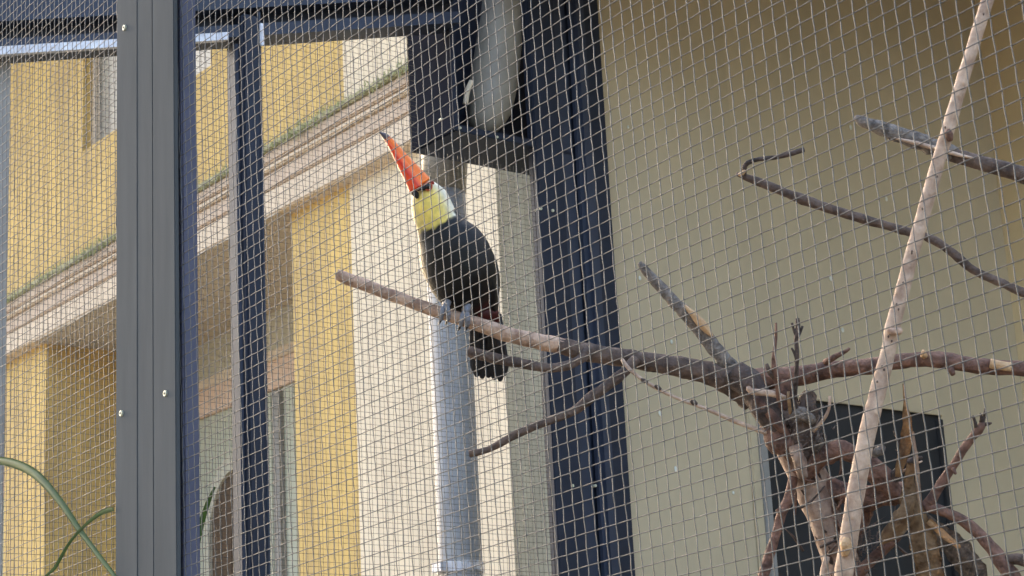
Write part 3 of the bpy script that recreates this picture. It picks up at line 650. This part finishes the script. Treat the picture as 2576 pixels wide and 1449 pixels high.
# ---------------------------------------------------------------- the toucan
BD = 4.13; K = BD/F
tc0 = RD(1150, 800, BD)
tou = thing('toucan', tc0, 'black toucan with pale yellow bib and long orange bill perched on the branch', 'toucan')
def BP(x, y, dz=0.): return RD(x, y, BD) + FW*dz
def loft(sec, n=28, skew=0.):
    """sec: (x, y, half width px, half depth px, depth offset m); rings perpendicular to the spine, in picture plane and depth"""
    dense = []
    for i in range(len(sec)-1):
        p0, p1, p2, p3 = sec[max(i-1, 0)], sec[i], sec[i+1], sec[min(i+2, len(sec)-1)]
        for k in range(5):
            t = k/5; t2, t3 = t*t, t*t*t
            dense.append([.5*((2*b)+(-a+c)*t+(2*a-5*b+4*c-d)*t2+(-a+3*b-3*c+d)*t3) for a, b, c, d in zip(p0, p1, p2, p3)])
    dense.append(list(sec[-1]))
    bm = bmesh.new(); rings = []
    for i, s in enumerate(dense):
        a, b = dense[max(i-1, 0)], dense[min(i+1, len(dense)-1)]
        dx, dy = b[0]-a[0], b[1]-a[1]; L = math.hypot(dx, dy) or 1
        nx, ny = -dy/L, dx/L
        if nx < 0: nx, ny = -nx, -ny
        ring = []
        for k in range(n):
            th = 2*math.pi*k/n
            u, v = math.cos(th), math.sin(th)
            ring.append(bm.verts.new(BP(s[0]+nx*u*s[2], s[1]+ny*u*s[2], s[4]-v*s[3]*K)))
        rings.append(ring)
    for i in range(len(rings)-1):
        for k in range(n): bm.faces.new((rings[i][k], rings[i][(k+1) % n], rings[i+1][(k+1) % n], rings[i+1][k]))
    bm.faces.new(rings[0][::-1]); bm.faces.new(rings[-1])
    return bm, rings, dense
sec = [(1057, 464, 8, 8, 0), (1061, 470, 24, 22, 0), (1068, 481, 37, 34, 0), (1079, 503, 49, 46, 0), (1090, 532, 53, 49, 0), (1101, 560, 55, 52, 0),
       (1113, 585, 67, 62, .003), (1128, 612, 83, 76, .006), (1151, 658, 92, 86, .01), (1176, 712, 87, 83, .014), (1200, 755, 69, 64, .032), (1220, 785, 42, 42, .05), (1238, 812, 18, 22, .065)]
bm, rings, dense = loft(sec, 36)
bmesh.ops.recalc_face_normals(bm, faces=bm.faces)
cl = bm.loops.layers.color.new('Col')
info = {}
for i, ring in enumerate(rings):
    for k, v in enumerate(ring): info[v] = (i/5., 2*math.pi*k/36)
BLACK, WHITE, YEL, RED, DARK = (.0050, .0065, .0150), (.90, .87, .78), (.92, .82, .42), (.20, .008, .010), (.03, .026, .032)
def mixc(a, b, t): t = max(0, min(1, t)); return tuple(x+(y-x)*t for x, y in zip(a, b))
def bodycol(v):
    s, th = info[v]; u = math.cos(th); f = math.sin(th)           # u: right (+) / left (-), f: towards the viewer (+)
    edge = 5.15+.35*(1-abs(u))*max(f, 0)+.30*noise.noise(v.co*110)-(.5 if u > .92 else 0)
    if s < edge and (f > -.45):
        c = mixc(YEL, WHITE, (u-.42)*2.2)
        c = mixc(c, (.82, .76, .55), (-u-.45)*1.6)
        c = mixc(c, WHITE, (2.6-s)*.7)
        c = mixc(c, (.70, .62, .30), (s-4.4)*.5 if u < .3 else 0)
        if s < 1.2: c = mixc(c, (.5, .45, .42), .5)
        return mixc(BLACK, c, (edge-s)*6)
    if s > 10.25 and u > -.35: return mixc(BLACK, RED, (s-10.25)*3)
    return mixc(BLACK, (.02, .024, .05), max(0, u-.35)*1.2)  # bluish sheen of the right flank put into the colour
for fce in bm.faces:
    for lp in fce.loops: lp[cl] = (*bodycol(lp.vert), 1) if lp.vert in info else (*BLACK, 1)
# slight feather unevenness
for v in bm.verts:
    c = noise.noise(v.co*70)*.0012+noise.noise(v.co*26)*.002
    v.co += v.normal*c
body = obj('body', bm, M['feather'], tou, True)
# folded wing on the far right flank
def blob(name, sec, colour, m, parent, n=16, dark=None):
    bm, rings, dn = loft(sec, n); bmesh.ops.recalc_face_normals(bm, faces=bm.faces)
    cl = bm.loops.layers.color.new('Col')
    for fce in bm.faces:
        for lp in fce.loops: lp[cl] = (*(colour(lp.vert.co) if callable(colour) else colour), 1)
    return obj(name, bm, M[m], parent, True)
blob('wing', [(1160, 560, 10, 8, .005), (1188, 600, 22, 30, .01), (1214, 650, 24, 46, .015), (1232, 705, 22, 50, .02), (1240, 750, 16, 40, .028), (1243, 790, 6, 14, .036)], (.006, .008, .018), 'feather', tou)
# bill: upper and lower halves
tip = (955, 333)
def billcol(a):
    def f(co):
        d = co-EYE; z = d.dot(FW); x = IW/2+F*d.dot(RT)/z; y = IH/2-F*d.dot(UP)/z
        ax, ay = 1054-955, 467-333; L = math.hypot(ax, ay)
        t = ((x-955)*ax+(y-333)*ay)/(L*L); s = ((x-955)*ay-(y-333)*ax)/L         # s>0: right side of the bill
        c = mixc((.95, .29, .06), (.97, .47, .05), (s+1)/12)
        c = mixc(c, (.74, .075, .03), max(0, 1-abs(s+3)/6)*min(1, t*1.6)*.8)
        c = mixc(c, (.85, .27, .12), max(0, (-s-9)/10))
        if t < .17: c = mixc((.30, .27, .30), c, (t-.13)/.03)
        if .12 < t < .3 and s < -3: c = mixc(c, (.12, .03, .02), .7)
        return c
    return f
upper = [(1062, 466, 27, 25, -.004), (1046, 446, 24.5, 23, -.004), (1030, 424, 20.5, 20, -.003), (1010, 396, 15.5, 16, -.001), (990, 369, 12, 13, .001), (972, 346, 9, 9, .002), (961, 337, 5, 6, .003), (953, 332, 1.2, 2, .004)]
blob('upper_bill', upper, billcol(0), 'beak', tou, 24)
lower = [(1049, 476, 20, 16, -.022), (1037, 452, 18, 15, -.020), (1022, 428, 15, 13, -.017), (1004, 400, 11, 10, -.012), (987, 373, 7, 7, -.007), (973, 354, 3, 4, -.004)]
blob('lower_bill', lower, billcol(1), 'beak', tou, 20)
# bare dark skin round the bill base and eye
blob('face_skin', [(1052, 482, 1.5, 5, -.036), (1060, 479, 3, 8, -.036), (1068, 475, 7, 10, -.031), (1078, 470, 10.5, 10, -.026), (1086, 467, 5, 7, -.016)], (.045, .036, .045), 'feather', tou, 14)
blob('face_skin', [(1040, 484, 7, 6, -.030), (1048, 491, 8, 7, -.031), (1052, 501, 3, 4, -.032)], (.06, .05, .06), 'feather', tou, 12)
ep = BP(1079, 471, -.034)
def ball(p, r, m, name, parent):
    bm = bmesh.new(); bmesh.ops.create_uvsphere(bm, u_segments=16, v_segments=12, radius=r)
    bmesh.ops.translate(bm, verts=bm.verts, vec=p); return obj(name, bm, M[m], parent, True)
ey = ball(ep, .0062, 'eye', 'eye', tou)
bm = bmesh.new(); P = [(ep+(RT*math.cos(a)*.0078+UP*math.sin(a)*.0078)-FW*.001, .0018) for a in [i*math.pi/8 for i in range(17)]]
bm2 = tube(P, 6); bm.free(); obj('eye_ring', bm2, M['eyering'], ey, True)
blob('eye_patch', [(1082, 456, 3, 4, -.012), (1088, 461, 5, 6, -.016), (1092, 468, 2, 3, -.014)], (.55, .13, .06), 'feather', tou, 10)
# red vent feathers
blob('undertail_coverts', [(1202, 786, 12, 16, .024), (1222, 790, 24, 22, .030), (1238, 796, 22, 22, .036), (1246, 815, 12, 12, .045)], (.22, .009, .012), 'feather', tou)
# tail: six flat feathers slightly fanned, passing behind the perch
for k, (xt, xb, yb_, dd) in enumerate(((1190, 1198, 952, .060), (1203, 1212, 957, .066), (1216, 1228, 955, .070), (1228, 1243, 960, .066), (1240, 1258, 963, .060), (1250, 1268, 950, .068))):
    bm = bmesh.new(); rows = []
    for i in range(13):
        t = i/12; x = xt+(xb-xt)*t; y = 790+(yb_-790)*t; wd = 15*(.75+.35*t)*(1 if t < .9 else .8-.9*(t-.9)/.1*.5)
        rows.append([bm.verts.new(BP(x+u*wd, y-(abs(u)**2)*3*t, dd+.004*u*u-.004*t)) for u in (-1, -.5, 0, .5, 1)])
    for i in range(12):
        for j in range(4): bm.faces.new((rows[i][j], rows[i][j+1], rows[i+1][j+1], rows[i+1][j]))
    bmesh.ops.solidify(bm, geom=list(bm.faces), thickness=.0018)
    obj('tail_feather', bm, M['tailf'], tou, True)
# legs and feet: two toes forward over the perch, two behind
def foot(cx, cy, s=1.0):
    bm = tube(catmull([(BP(cx+10, cy-22, .0), .0085), (BP(cx+5, cy-8, -.024), .007), (BP(cx+2, cy+2, -.028), .0068)], .004), 10, .08, 1, freq=200)
    lg = obj('leg', bm, M['foot'], tou, True)
    for dx, r in ((-9, .0052), (7, .0055)):
        P = [(BP(cx+2, cy, -.027), .0062), (BP(cx+dx*.7, cy+8, -.031), r), (BP(cx+dx, cy+22, -.031), r*.95), (BP(cx+dx*1.1-2, cy+36, -.022), r*.8)]
        t = obj('toe', tube(catmull(P, .003), 8, .12, 2, freq=250), M['foot'], lg, True)
        P = [(BP(cx+dx*1.1-2, cy+35, -.023), r*.62), (BP(cx+dx*1.1-6, cy+44, -.018), r*.45), (BP(cx+dx*1.1-9, cy+49, -.010), .0008)]
        obj('claw', tube(catmull(P, .003), 7), M['tailf'], lg, True)
    for dx in (-4, 9):
        P = [(BP(cx+3, cy-4, -.024), .006), (BP(cx+dx, cy-6, -.008), .005), (BP(cx+dx, cy+6, 0.006), .0045)]
        obj('toe', tube(catmull(P, .003), 8, .12, 3, freq=250), M['foot'], lg, True)
foot(1122, 768); foot(1171, 783)
